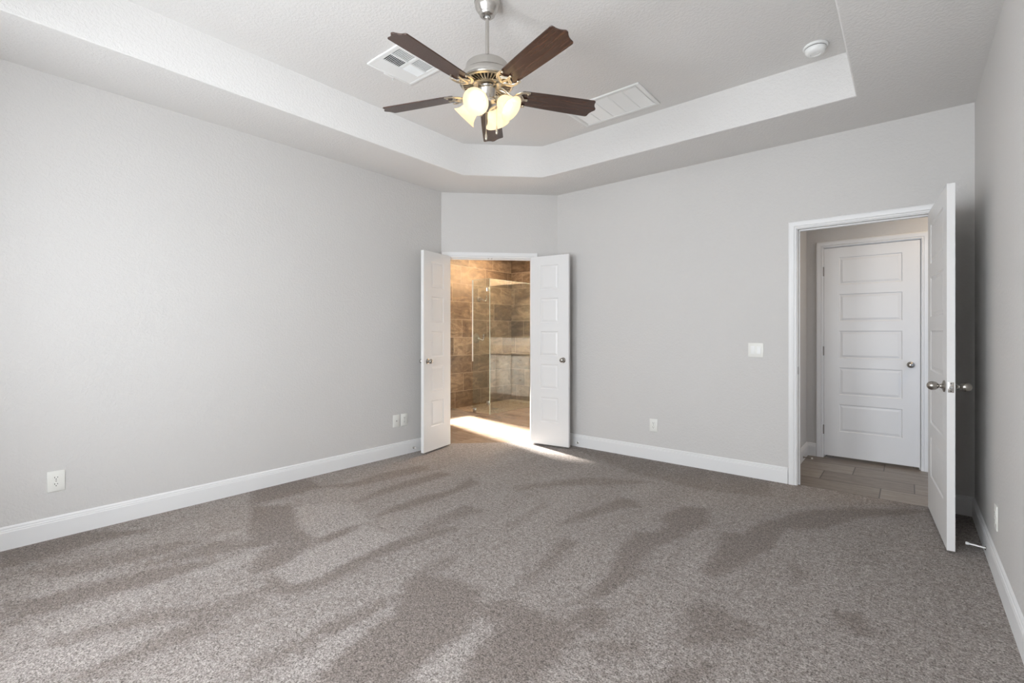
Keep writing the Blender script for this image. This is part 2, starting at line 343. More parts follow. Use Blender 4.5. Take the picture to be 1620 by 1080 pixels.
# carpet with brushed pile patches and painted back-wall shade
NAP_SHADE = [
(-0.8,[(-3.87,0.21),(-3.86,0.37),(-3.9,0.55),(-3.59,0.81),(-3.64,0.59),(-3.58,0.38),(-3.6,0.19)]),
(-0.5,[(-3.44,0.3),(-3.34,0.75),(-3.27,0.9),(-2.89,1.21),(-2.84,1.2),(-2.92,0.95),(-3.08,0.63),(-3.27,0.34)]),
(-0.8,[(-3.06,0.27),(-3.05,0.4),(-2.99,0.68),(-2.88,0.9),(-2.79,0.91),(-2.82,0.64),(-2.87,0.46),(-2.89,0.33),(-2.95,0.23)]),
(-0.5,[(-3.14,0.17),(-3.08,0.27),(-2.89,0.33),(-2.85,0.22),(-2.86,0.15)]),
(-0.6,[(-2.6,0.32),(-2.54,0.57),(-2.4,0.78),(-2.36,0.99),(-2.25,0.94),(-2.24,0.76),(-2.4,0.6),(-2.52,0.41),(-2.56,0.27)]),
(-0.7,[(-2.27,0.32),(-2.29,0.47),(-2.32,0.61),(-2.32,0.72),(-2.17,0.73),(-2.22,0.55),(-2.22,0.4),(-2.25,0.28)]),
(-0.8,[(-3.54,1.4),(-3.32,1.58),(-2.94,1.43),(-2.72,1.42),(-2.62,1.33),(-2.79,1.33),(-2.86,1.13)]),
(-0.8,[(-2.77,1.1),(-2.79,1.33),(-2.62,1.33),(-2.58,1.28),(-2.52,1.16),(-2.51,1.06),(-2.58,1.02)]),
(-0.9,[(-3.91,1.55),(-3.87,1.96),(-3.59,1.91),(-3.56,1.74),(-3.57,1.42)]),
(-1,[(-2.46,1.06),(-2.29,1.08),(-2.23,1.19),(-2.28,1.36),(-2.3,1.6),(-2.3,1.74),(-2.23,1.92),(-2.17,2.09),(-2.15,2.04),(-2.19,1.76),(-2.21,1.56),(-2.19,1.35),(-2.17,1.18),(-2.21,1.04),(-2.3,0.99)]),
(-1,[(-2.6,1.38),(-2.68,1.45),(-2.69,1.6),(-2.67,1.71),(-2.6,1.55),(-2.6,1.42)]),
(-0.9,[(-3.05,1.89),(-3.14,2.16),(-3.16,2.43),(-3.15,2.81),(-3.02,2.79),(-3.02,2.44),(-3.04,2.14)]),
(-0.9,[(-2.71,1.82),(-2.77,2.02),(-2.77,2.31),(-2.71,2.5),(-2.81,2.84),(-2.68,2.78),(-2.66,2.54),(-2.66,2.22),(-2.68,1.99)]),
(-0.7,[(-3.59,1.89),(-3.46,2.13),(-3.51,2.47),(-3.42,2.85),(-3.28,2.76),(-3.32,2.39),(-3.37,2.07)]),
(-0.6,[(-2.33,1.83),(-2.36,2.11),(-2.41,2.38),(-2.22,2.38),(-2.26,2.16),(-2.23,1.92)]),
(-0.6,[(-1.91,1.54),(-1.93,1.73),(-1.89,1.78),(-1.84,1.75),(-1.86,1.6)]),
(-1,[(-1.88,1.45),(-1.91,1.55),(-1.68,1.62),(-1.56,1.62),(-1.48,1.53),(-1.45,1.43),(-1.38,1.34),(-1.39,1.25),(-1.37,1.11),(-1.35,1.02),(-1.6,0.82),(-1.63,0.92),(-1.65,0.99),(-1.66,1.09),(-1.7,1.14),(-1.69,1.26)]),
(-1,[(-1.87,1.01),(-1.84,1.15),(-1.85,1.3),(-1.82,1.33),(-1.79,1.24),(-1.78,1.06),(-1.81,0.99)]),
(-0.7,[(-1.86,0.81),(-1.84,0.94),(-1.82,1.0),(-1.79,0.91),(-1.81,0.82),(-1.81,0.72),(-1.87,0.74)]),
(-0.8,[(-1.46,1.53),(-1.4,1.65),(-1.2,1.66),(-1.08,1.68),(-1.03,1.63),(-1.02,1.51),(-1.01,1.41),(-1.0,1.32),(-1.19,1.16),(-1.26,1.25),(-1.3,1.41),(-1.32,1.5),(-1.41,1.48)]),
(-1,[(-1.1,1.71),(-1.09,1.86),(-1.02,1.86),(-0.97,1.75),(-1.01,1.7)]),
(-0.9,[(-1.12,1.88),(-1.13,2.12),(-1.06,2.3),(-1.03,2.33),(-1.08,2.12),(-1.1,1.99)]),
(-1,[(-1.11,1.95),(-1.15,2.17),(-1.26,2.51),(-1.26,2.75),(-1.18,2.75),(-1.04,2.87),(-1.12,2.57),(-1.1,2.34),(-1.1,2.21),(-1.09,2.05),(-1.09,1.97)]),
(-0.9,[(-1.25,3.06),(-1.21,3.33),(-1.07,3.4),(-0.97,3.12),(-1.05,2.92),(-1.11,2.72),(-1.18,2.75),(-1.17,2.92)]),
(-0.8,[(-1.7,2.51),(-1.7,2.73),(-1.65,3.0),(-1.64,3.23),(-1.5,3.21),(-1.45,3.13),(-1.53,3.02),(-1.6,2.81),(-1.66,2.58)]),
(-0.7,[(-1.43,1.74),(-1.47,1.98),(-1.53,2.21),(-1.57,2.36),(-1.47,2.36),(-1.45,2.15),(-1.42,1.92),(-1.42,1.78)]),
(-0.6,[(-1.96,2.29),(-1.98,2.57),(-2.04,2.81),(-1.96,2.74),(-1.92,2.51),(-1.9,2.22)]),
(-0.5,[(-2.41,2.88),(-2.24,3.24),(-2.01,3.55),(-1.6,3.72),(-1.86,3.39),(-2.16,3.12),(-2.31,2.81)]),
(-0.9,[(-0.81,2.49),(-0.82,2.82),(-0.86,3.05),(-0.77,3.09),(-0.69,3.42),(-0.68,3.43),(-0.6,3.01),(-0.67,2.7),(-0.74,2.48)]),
(-0.45,[(-2.77,4.31),(-1.71,4.36),(-0.86,4.36),(-0.78,3.94),(-1.22,3.77),(-1.88,3.85)]),  # partly darker pile, partly shade along the back baseboard painted in
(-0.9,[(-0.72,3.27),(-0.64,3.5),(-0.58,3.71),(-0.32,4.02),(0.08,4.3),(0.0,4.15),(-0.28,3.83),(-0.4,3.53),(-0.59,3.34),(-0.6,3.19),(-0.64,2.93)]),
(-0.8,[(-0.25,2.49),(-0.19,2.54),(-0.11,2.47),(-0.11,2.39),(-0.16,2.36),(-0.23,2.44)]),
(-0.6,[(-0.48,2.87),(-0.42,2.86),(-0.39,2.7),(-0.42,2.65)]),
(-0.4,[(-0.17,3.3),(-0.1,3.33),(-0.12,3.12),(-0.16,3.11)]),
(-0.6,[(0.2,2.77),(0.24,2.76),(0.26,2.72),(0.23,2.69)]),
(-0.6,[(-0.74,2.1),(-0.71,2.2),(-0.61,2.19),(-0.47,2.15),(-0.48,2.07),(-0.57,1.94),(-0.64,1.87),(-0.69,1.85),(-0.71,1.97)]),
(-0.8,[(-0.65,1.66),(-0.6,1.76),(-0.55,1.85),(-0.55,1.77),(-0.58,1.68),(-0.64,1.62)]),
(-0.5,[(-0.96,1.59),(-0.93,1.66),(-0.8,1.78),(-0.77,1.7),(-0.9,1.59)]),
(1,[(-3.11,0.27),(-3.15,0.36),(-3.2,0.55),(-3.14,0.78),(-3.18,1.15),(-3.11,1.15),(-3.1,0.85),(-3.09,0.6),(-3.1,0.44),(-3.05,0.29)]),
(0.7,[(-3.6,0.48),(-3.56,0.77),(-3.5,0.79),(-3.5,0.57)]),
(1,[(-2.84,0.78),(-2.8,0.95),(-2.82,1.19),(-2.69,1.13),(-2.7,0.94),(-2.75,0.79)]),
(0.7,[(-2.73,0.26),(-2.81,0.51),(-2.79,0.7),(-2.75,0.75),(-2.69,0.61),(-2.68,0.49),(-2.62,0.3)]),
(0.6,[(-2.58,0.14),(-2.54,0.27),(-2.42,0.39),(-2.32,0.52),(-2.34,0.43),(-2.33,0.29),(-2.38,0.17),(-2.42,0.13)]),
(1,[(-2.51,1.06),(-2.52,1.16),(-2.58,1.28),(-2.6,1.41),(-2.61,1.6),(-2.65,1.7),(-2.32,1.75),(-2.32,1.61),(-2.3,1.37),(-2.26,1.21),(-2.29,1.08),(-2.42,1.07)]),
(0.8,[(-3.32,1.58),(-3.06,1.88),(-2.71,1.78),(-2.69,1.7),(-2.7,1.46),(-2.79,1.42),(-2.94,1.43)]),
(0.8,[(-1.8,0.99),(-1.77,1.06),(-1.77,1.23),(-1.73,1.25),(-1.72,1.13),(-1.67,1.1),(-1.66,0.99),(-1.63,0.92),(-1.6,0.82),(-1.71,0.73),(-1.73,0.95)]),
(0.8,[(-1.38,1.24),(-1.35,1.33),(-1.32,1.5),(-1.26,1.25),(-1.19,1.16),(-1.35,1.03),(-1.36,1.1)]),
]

def inside(x, y, P):
    c = False; n = len(P); j = n-1
    for i in range(n):
        if (P[i][1] > y) != (P[j][1] > y) and x < (P[j][0]-P[i][0])*(y-P[i][1])/(P[j][1]-P[i][1])+P[i][0]: c = not c
        j = i
    return c
def edge_d(x, y, P):
    m = 9
    for i in range(len(P)):
        (ax, ay), (bx_, by_) = P[i], P[(i+1) % len(P)]; dx, dy = bx_-ax, by_-ay; q = dx*dx+dy*dy
        t = max(0, min(1, ((x-ax)*dx+(y-ay)*dy)/q)) if q else 0
        m = min(m, math.hypot(x-ax-t*dx, y-ay-t*dy))
    return m
bb = [(w_, P, min(p[0] for p in P)-.06, max(p[0] for p in P)+.06, min(p[1] for p in P)-.06, max(p[1] for p in P)+.06) for w_, P in NAP_SHADE]
def nap_shade_at(x, y):
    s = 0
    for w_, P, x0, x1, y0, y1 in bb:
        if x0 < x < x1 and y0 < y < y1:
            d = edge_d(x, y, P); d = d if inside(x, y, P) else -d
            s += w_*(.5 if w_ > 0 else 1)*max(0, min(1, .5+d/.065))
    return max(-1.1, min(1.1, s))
bm = new(); st = .035; nx = int((XR-XL)/st)+1; YF = 4.408; ny = int((YF-YR)/st)+1
g = [[bm.verts.new((XL+(XR-XL)*i/nx, YR+(YF-YR)*j/ny, 0)) for i in range(nx+1)] for j in range(ny+1)]
for j in range(ny):
    for i in range(nx): bm.faces.new((g[j][i], g[j][i+1], g[j+1][i+1], g[j+1][i]))
sx, cx = math.sin(DA), math.cos(DA)
bmesh.ops.bisect_plane(bm, geom=bm.verts[:]+bm.edges[:]+bm.faces[:], dist=1e-5, plane_co=(XL-sx*.07, YL+cx*.07, 0), plane_no=(-sx, cx, 0), clear_outer=True)
fl = S('floor', bm, 'carpet', 'taupe cut-pile carpet with brushed vacuum tracks and painted shade by the back wall', 'carpet')
at = fl.data.attributes.new('nap_shade', 'FLOAT', 'POINT')
for i, v in enumerate(fl.data.vertices): at.data[i].value = nap_shade_at(v.co.x, v.co.y)

# baseboards: profile swept along straight runs
BP = [(0, 0), (.014, 0), (.014, .098), (.012, .102), (.012, .109), (.008, .113), (.008, .121), (.004, .127), (0, .130)]
def baseboard(name, p0, p1, label, prof=BP, z=0):
    d = Vector((p1[0]-p0[0], p1[1]-p0[1], 0)); L = d.length; d.normalize(); n = Vector((d.y, -d.x, 0))
    bm = new(); r = []
    for p in (p0, p1): r.append([bm.verts.new(Vector((*p, z))+n*o_+Vector((0, 0, h_))) for o_, h_ in prof])
    bm.faces.new(r[0]); bm.faces.new(r[1])
    for i in range(len(prof)):
        j = (i+1) % len(prof); bm.faces.new((r[0][i], r[0][j], r[1][j], r[1][i]))
    return S(name, bm, 'trim', label, 'baseboard', smooth=20)
baseboard('baseboard_left', (XL, YR), (XL, YL), 'white baseboard along the left wall')
pd = lambda s, o=0: (XL+math.cos(DA)*s+math.sin(DA)*o, YL+math.sin(DA)*s-math.cos(DA)*o)
baseboard('baseboard_diagonal', pd(S1+.062), pd(DL), 'short white baseboard behind the right bathroom door leaf')
baseboard('baseboard_back', (XD, YB), (DX0-.066, YB), 'white baseboard under the light switch wall')
baseboard('baseboard_corner', (DX1+.066, YB), (XR, YB), 'short white baseboard in the corner behind the open hall door')
baseboard('baseboard_right', (XR, YB), (XR, YR), 'white baseboard along the right wall')
baseboard('baseboard_rear', (XR, YR), (XL, YR), 'white baseboard behind the camera')

# ------------------------------------------------------------------ door frames
CP = [(.005, 0), (.005, .009), (.010, .012), (.018, .012), (.021, .009), (.024, .014), (.036, .015), (.043, .0175), (.055, .0175), (.062, .013), (.062, 0)]
def casing(bm, x0, x1, h, y, sgn, z0=0, mtx=None):
    """mitred casing round an opening x0..x1 under height h, standing off the plane y towards sgn"""
    vs_ = []
    for o_, d_ in CP:
        yy = y+sgn*d_
        vs_.append([bm.verts.new(c) for c in ((x0-o_, yy, z0), (x0-o_, yy, h+o_), (x1+o_, yy, h+o_), (x1+o_, yy, z0))])
    for i in range(len(CP)):
        a, b = vs_[i], vs_[(i+1) % len(CP)]
        for k in range(3): bm.faces.new((a[k], a[k+1], b[k+1], b[k]))
    bm.faces.new([v[0] for v in vs_]); bm.faces.new([v[3] for v in vs_])
    if mtx is not None: bmesh.ops.transform(bm, matrix=mtx, verts=[v for r in vs_ for v in r])
def frame(bm, x0, x1, h, depth, stop_y, mtx, z0=0):
    box(bm, x0-JB, x0, -.002, depth+.002, z0, h+JB, mtx=mtx); box(bm, x1, x1+JB, -.002, depth+.002, z0, h+JB, mtx=mtx)
    box(bm, x0, x1, -.002, depth+.002, h, h+JB, mtx=mtx)
    s = .011
    box(bm, x0, x0+s, stop_y, stop_y+.034, z0, h, .002, mtx); box(bm, x1-s, x1, stop_y, stop_y+.034, z0, h, .002, mtx)
    box(bm, x0+s, x1-s, stop_y, stop_y+.034, h-s, h, .002, mtx)
MB_ = Matrix.Translation((0, YB, 0)); MD_ = Matrix.Translation((XL, YL, 0)) @ Matrix.Rotation(DA, 4, 'Z')
bm = new(); frame(bm, DX0, DX1, DH, T, .040, MB_, -.006); casing(bm, DX0, DX1, DH, 0, -1, 0, MB_); casing(bm, DX0, DX1, DH, T, 1, -.006, MB_)
f1 = S('trim_1', bm, 'trim', 'white moulded door casing around the hall doorway', 'door frame', smooth=20)
bm = new(); box(bm, DX0-.0005, DX0+.0015, YB+.008, YB+.034, .885, .945, .002); finish(bm, 'strike_plate', 'hinge', f1, label='dark metal strike plate')
bm = new(); frame(bm, S0, S1, SH, T, .040, MD_, -.006); casing(bm, S0, S1, SH, 0, -1, 0, MD_); casing(bm, S0, S1, SH, T, 1, -.006, MD_)
f2 = S('trim_2', bm, 'trim', 'white moulded door casing around the bathroom double doorway', 'door frame', smooth=20)
for s_ in (.512, .548):
    bm = new(); lathe(bm, [(0, 0), (.009, 0), (.009, .003), (.005, .004), (0, .0045)], 16, MD_ @ Matrix.Translation((s_, .020, SH)) @ Matrix.Rotation(PI, 4, 'X'))
    finish(bm, 'catch_plate', 'nickel', f2, label='small metal ball catch plate in the header')

# ------------------------------------------------------------------ doors: five horizontal moulded panels
PZ = [(.235, .500), (.582, .847), (.929, 1.194), (1.276, 1.541), (1.648, 1.913)]
PZ = [(.243, .507), (.598, .862), (.953, 1.217), (1.308, 1.572), (1.663, 1.927)]
def leaf_mesh(w_, h_, t=.035, stile=.122):
    bm = new()
    rings = [(0, 0), (.007, .0055), (.013, .0055), (.030, .0015)]
    for side in (0, 1):
        y = 0 if side == 0 else t; s = 1 if side == 0 else -1
        xs = [0, stile, w_-stile, w_]; zs = [0]
        for a, b in PZ: zs += [a, b]
        zs.append(h_)
        V = {}
        for i, x in enumerate(xs):
            for j, z in enumerate(zs): V[i, j] = bm.verts.new((x, y, z))
        for i in range(3):
            for j in range(len(zs)-1):
                if i == 1 and j % 2 == 1:
                    x0, x1, z0, z1 = xs[1], xs[2], zs[j], zs[j+1]; prev = [V[1, j], V[2, j], V[2, j+1], V[1, j+1]]
                    for o_, d_ in rings[1:]:
                        cur = [bm.verts.new((x, y+s*d_, z)) for x, z in ((x0+o_, z0+o_), (x1-o_, z0+o_), (x1-o_, z1-o_), (x0+o_, z1-o_))]
                        for k in range(4): bm.faces.new((prev[k], prev[(k+1) % 4], cur[(k+1) % 4], cur[k]))
                        prev = cur
                    bm.faces.new(prev)
                else: bm.faces.new((V[i, j], V[i+1, j], V[i+1, j+1], V[i, j+1]))
        if side == 0: V0 = V
    nz = len(zs)-1
    for j in range(nz):
        bm.faces.new((V0[0, j], V0[0, j+1], V[0, j+1], V[0, j])); bm.faces.new((V0[3, j], V0[3, j+1], V[3, j+1], V[3, j]))
    for i in range(3):
        bm.faces.new((V0[i, 0], V0[i+1, 0], V[i+1, 0], V[i, 0])); bm.faces.new((V0[i, nz], V0[i+1, nz], V[i+1, nz], V[i, nz]))
    return bm
KNOB = [(0, 0), (.0325, 0), (.0335, .003), (.031, .007), (.020, .010), (.0125, .014), (.0105, .022), (.0115, .027), (.017, .031), (.0225, .039), (.0248, .048), (.0245, .058), (.021, .068), (.013, .0755), (.006, .078), (0, .0785)]
SKNOB = [(0, 0), (.0275, 0), (.028, .003), (.024, .006), (.013, .009), (.0095, .016), (.011, .023), (.0185, .029), (.0235, .037), (.0245, .044), (.021, .052), (.012, .057), (0, .059)]
def knob(parent, x, y, z, out, prof, label=None):
    bm = new(); lathe(bm, prof, 28, Matrix.Translation((x, y, z)) @ Matrix.Rotation(PI/2 if out < 0 else -PI/2, 4, 'X'))
    o = finish(bm, 'knob', 'knob', parent, 50)
    if label: o['label'] = label
    return o
def hinge(parent, x, y, z):
    bm = new(); lathe(bm, [(0, -.045), (.0065, -.045), (.0065, .045), (0, .045)], 12, Matrix.Translation((x, y, z)))
    box(bm, x-.0015, x+.0015, y, y+.03, z-.044, z+.044)
    return finish(bm, 'hinge', 'hinge', parent, 40)
def door(name, loc, ang, w_, side, z0, kz, kback, prof, label, hinges=True, latch=True, both=True, far=1.0):
    """side=+1: body on +Y of the leaf's local frame, -1: on -Y. Local X runs from the hinge to the free edge."""
    r = empty(name, (loc[0], loc[1], z0), (0, 0, ang), kind='structure', label=label, category='door')
    t = .035; bm = leaf_mesh(w_, 2.026); 
    if side < 0: bmesh.ops.translate(bm, vec=(0, -t, 0), verts=bm.verts[:])
    finish(bm, 'door_panel', 'door', r, 12)
    y0, y1 = (0, t) if side > 0 else (-t, 0)
    knob(r, w_-kback, y0, kz-z0, -1, prof); 
    if both: knob(r, w_-kback, y1, kz-z0, 1, prof)
    if latch:
        bm = new(); box(bm, w_-.001, w_+.0012, (y0+y1)/2-.0125, (y0+y1)/2+.0125, kz-z0-.0285, kz-z0+.0285, .001)
        lp = finish(bm, 'latch_plate', 'nickel', r, 40)
        bm = new(); lathe(bm, [(0, 0), (.0085, 0), (.0085, .006), (.006, .009), (0, .009)], 16, Matrix.Translation((w_+.001, (y0+y1)/2, kz-z0)) @ Matrix.Rotation(PI/2, 4, 'Y'))
        finish(bm, 'latch_bolt', 'chrome', lp, 40)
        bm = new()
        for dz in (-.021, .021): lathe(bm, [(0, 0), (.0033, 0), (.0033, .0006), (0, .0006)], 10, Matrix.Translation((w_+.0011, (y0+y1)/2, kz-z0+dz)) @ Matrix.Rotation(PI/2, 4, 'Y'))
        finish(bm, 'screw', 'slot', lp, 40)
    if hinges:
        for z in (.25, 1.02, 1.80): hinge(r, -.004, (0 if side > 0 else 0)+(-.004 if side > 0 else .004), z)
    return r
# open hall door, hinged at the right jamb
door('door_1', (DX1, YB-.010), math.radians(-85.9), .808, -1, .015, .9155, .068, KNOB,
     'white five-panel door standing open into the room beside the right wall')
# closed door across the hall
YH = 5.567; FX0, FX1 = -.638, .088
HS = Matrix.Translation((0, YH, 0))
r = door('door_2', (FX0+.002, YH), 0, FX1-FX0-.006, 1, .020, .930, .064, SKNOB,
     'white five-panel door closed across the hall', latch=False, both=False)
# bathroom double doors
la = door('door_3', pd(S0, .012), math.radians(-78.2), .455, 1, .018, .931, .062, SKNOB,
     'narrow white five-panel door leaf standing open left of the bathroom doorway', latch=False)
ra = door('door_4', pd(S1, .012), math.radians(8.6), .455, -1, .018, .931, .062, SKNOB,
     'narrow white five-panel door leaf standing open right of the bathroom doorway', latch=False)
bm = new(); lathe(bm, [(0, 0), (.008, 0), (.008, .003), (.004, .007), (0, .008)], 14, Matrix.Translation((.385, -.0175, 2.026))); finish(bm, 'ball_catch', 'nickel', ra, 40, label='small ball catch on the top edge')

# ------------------------------------------------------------------ hall beyond the back wall
HX0, HX1, YHB = -.783, 2.6, YB+T
bm = new(); box(bm, HX0, HX1, 4.408, YH+1.3, -.05, -.006); S('floor_hall', bm, 'floor_tile', 'grey-brown wood-look plank tile floor of the hall', 'floor')
bm = new(); seg_wall(bm, (HX0, YHB), (HX0, YH), T, -.05, 2.8); S('wall_hall_left', bm, 'wall', 'narrow strip of hall wall just inside the doorway on the left', 'wall')
bm = new(); seg_wall(bm, (HX0-T, YH), (HX1, YH), T, -.05, 2.8, [(FX0-JB-HX0+T, FX1+JB-HX0+T, -.05, 2.05+JB)])
S('wall_hall_back', bm, 'wall', 'hall wall around the closed door', 'wall')
bm = new(); seg_wall(bm, (HX1, YH), (HX1, YHB), T, -.05, 2.8); S('wall_hall_right', bm, 'wall', 'far end wall of the hall out of sight', 'wall')
bm = new(); box(bm, HX0-T, HX1+T, YHB, YH+1.4, 2.743, 2.85); S('ceiling_hall', bm, 'ceiling', 'flat hall ceiling', 'ceiling')
bm = new(); box(bm, -1.2, .7, YH+1.2, YH+1.3, -.05, 2.8); box(bm, -1.3, -1.2, YH+T, YH+1.3, -.05, 2.8); box(bm, .7, .8, YH+T, YH+1.3, -.05, 2.8)
S('wall_closet', bm, 'wall', 'walls of the dark closet behind the closed hall door', 'wall')
bm = new(); frame(bm, FX0, FX1, 2.050, T, .037, HS, -.006); casing(bm, FX0, FX1, 2.050, 0, -1, -.006, HS)
S('trim_3', bm, 'trim', 'white moulded casing around the closed hall door', 'door frame', smooth=20)
baseboard('baseboard_hall_left', (HX0, YHB), (HX0, YH), 'white baseboard on the hall wall left of the closed door', z=-.006)
baseboard('baseboard_hall_back', (HX0, YH), (FX0-.062, YH), 'very short white baseboard between the hall corner and the door casing', z=-.006)
baseboard('baseboard_hall_far', (FX1+.062, YH), (HX1, YH), 'white baseboard of the hall right of the closed door', z=-.006)

# ------------------------------------------------------------------ bathroom beyond the diagonal wall
BZ = -.006
XS, YS, XG, YG = -5.68, 6.80, -4.82, 5.265
bm = new()
pts = [(-6.0, 2.4), (XL-.02, 2.4), (XL-.02, YL-.05), pd(0, -.068), pd(DL, -.068), (XD+.1, YB+.05), (-2.3, YB+.05), (-2.3, 7.2), (XG, 7.2), (XG, YG), (-6.0, YG)]
pts = [pd(-.04, -.072), pd(DL+.05, -.072), (-2.3, 4.48), (-2.3, 7.2), (XG, 7.2), (XG, YG), (-6.0, YG), (-6.0, 2.4), (-4.0, 2.4), (-4.0, 3.4)]
prism(bm, pts, -.05, BZ); S('floor_bathroom', bm, 'bath_tile', 'brown stone tile bathroom floor lit by a band of sun', 'floor')
bm = new(); box(bm, -6.0, XG, YG, 7.0, -.05, -.012); S('floor_shower', bm, 'pebble', 'brown mosaic shower floor', 'floor')
bm = new(); box(bm, XS-.3, XS, YG-.05, YS, -.05, 2.75); S('wall_shower_left', bm, 'tile_left', 'brown travertine tiled shower wall on the left with the valve', 'wall')
bm = new(); box(bm, XS-.3, XG+.06, YS, YS+.15, -.05, 2.75); S('wall_shower_back', bm, 'tile_back', 'brown travertine tiled wall at the back of the shower', 'wall')
bm = new(); seg_wall(bm, (-5.80, 2.5), (-5.80, YG-.05), .15, -.05, 2.75, [(2.10, 2.70, .58, 2.35)]); S('wall_bathroom_west', bm, 'wall', 'bathroom wall with the sunny window out of sight', 'wall')
bm = new()
for y0, y1, z0, z1 in ((4.60, 4.62, .58, 2.35), (5.18, 5.20, .58, 2.35), (4.60, 5.20, .58, .60), (4.60, 5.20, 2.33, 2.35)): box(bm, -5.90, -5.86, y0, y1, z0, z1)
S('window_4', bm, 'trim', 'white window frame in the bathroom beside the shower', 'window')
bm = new(); box(bm, -5.95, -4.0, 2.4, 2.5, -.05, 2.75); S('wall_bathroom_south', bm, 'wall', 'bathroom end wall out of sight', 'wall')
bm = new(); box(bm, XG+.06, -2.2, 7.08, 7.2, -.05, 2.75); S('wall_bathroom_north', bm, 'wall', 'bathroom wall behind the vanity', 'wall')
bm = new(); box(bm, -2.3, -2.2, YHB, 7.2, -.05, 2.75); S('wall_bathroom_east', bm, 'wall', 'bathroom wall out of sight on the right', 'wall')
bm = new(); box(bm, -6.0, -2.2, 2.4, YL, 2.743, 2.85); 
bmesh.ops.delete(bm, geom=bm.verts[:], context='VERTS')
prism(bm, [(-6.0, 2.4), (XL-.08, 2.4), (XL-.08, YL+.03), (XD-.03, YB+.08), (-2.2, YB+.08), (-2.2, 7.2), (-6.0, 7.2)], 2.744, 2.85)
S('ceiling_bathroom', bm, 'ceiling', 'flat bathroom ceiling', 'ceiling')

# shower glass
t = empty('shower_glass_panel', (XG, YG, 0), label='fixed clear glass shower panel running back from the hinged glass', category='glass panel')
bm = new(); box(bm, -.005, .005, .004, YS-YG, -.004, 2.033); finish(bm, 'glass', 'glass', t)
bm = new(); box(bm, -.0052, .0052, 0, .004, -.004, 2.033); box(bm, -.0052, .0052, .004, YS-YG, 2.033, 2.036); finish(bm, 'glass_edge', 'glass_edge', t, label='pale green polished glass edge')
t = empty('shower_glass_door', (XG-.012, YG, 0), (0, 0, PI+.01), label='narrow hinged clear glass shower door with a painted window glint along its free edge', category='glass door')
bm = new(); box(bm, .006, .335, -.005, .005, .012, 2.033); finish(bm, 'glass', 'glass', t)
bm = new(); box(bm, .006, .335, -.0052, .0052, 2.033, 2.036); finish(bm, 'glass_edge', 'glass_edge', t, label='pale green polished glass edge')
bm = new(); box(bm, .335, .345, -.009, .009, .78, 2.034, .002); finish(bm, 'glint_strip', 'edge_glint', t, label='pale strip painted as a window reflection on the free edge')  # added strip, a window reflection put into its colour
for z in (1.875, .165):
    bm = new(); box(bm, .002, .040, -.014, .014, z-.032, z+.032, .004); finish(bm, 'glass_hinge', 'chrome', t, 40, label='square chrome glass hinge')
bm = new(); box(bm, .275, .325, -.014, .014, 0-.006, .062, .003); finish(bm, 'floor_clamp', 'chrome', t, 40, label='small chrome clamp at the floor')

# shower valves on the left tile wall
def valve(y, z, rr, label):
    t = empty('shower_valve', (XS, y, z), label=label, category='shower valve')
    R = Matrix.Rotation(PI/2, 4, 'Y')
    bm = new(); lathe(bm, [(0, 0), (rr, 0), (rr, .006), (rr*.9, .011), (rr*.45, .014), (0, .014)], 32, R); finish(bm, 'escutcheon', 'hinge', t, 40, label='dark round escutcheon')
    bm = new(); lathe(bm, [(0, 0), (.026, 0), (.024, .04), (.018, .055), (0, .057)], 20, Matrix.Translation((.012, 0, 0)) @ R); finish(bm, 'hub', 'chrome', t, 50)
    bm = new(); tube(bm, smooth_path([(.055, 0, 0), (.075, .035, -.022), (.085, .075, -.030), (.088, .092, .0), (.088, .092, .07)]), .0105, 10); finish(bm, 'lever', 'chrome', t, 50, label='curved chrome lever')
valve(5.86, 1.128, .083, 'round shower valve with chrome lever, lower on the tile wall')
valve(5.93, 1.800, .050, 'smaller shower diverter with chrome lever, high on the tile wall')
bm = new(); o_ = [(-5.142+.055*math.cos(k*PI/14), 5.737+.055*math.sin(k*PI/14)) for k in range(28)]; prism(bm, o_, -.012, -.009)
d = finish(bm, 'floor_drain', 'hinge', None, 30, label='small dark round drain in the shower floor', category='drain')

# vanity seen as a reflection in the glass
VX0, VX1, VY0, VY1, VH = -4.66, -2.90, 6.50, 7.078, .845
t = empty('bathroom_vanity', (VX0, VY0, BZ), label='painted bathroom vanity with drawers and doors beside the shower glass', category='vanity')
W = VX1-VX0; D_ = VY1-VY0
bm = new(); box(bm, 0, W, .02, D_, .10, VH); box(bm, .01, W-.01, .08, D_, 0, .10); finish(bm, 'body', 'cabinet', t)
def front(name, x0, x1, z0, z1, knobs):
    bm = new(); box(bm, x0, x1, 0, .02, z0, z1)
    q = finish(bm, name, 'cabinet', t)
    bm = new()
    for (a0, a1, c0, c1) in ((x0, x1, z0, z0+.05), (x0, x1, z1-.05, z1), (x0, x0+.05, z0+.05, z1-.05), (x1-.05, x1, z0+.05, z1-.05)):
        if z1-z0 > .2: box(bm, a0, a1, -.006, 0, c0, c1, .001)
    if len(bm.verts): finish(bm, 'raised_frame', 'cabinet', q)
    else: bm.free()
    for kx, kz in knobs:
        bm = new(); lathe(bm, [(0, 0), (.007, 0), (.006, .012), (.015, .019), (.015, .025), (.008, .029), (0, .03)], 16, Matrix.Translation((kx, 0, kz)) @ Matrix.Rotation(PI/2, 4, 'X'))
        finish(bm, 'knob', 'hinge', q, 50, label='small dark round knob')
for z0, z1 in ((.12, .30), (.31, .49), (.50, .66), (.67, .83)): front('drawer', .04, .42, z0, z1, [(.23, (z0+z1)/2)])
front('cabinet_door', .45, .80, .12, .83, [(.76, .72)]); front('cabinet_door', .81, 1.16, .12, .83, [(.85, .72)])
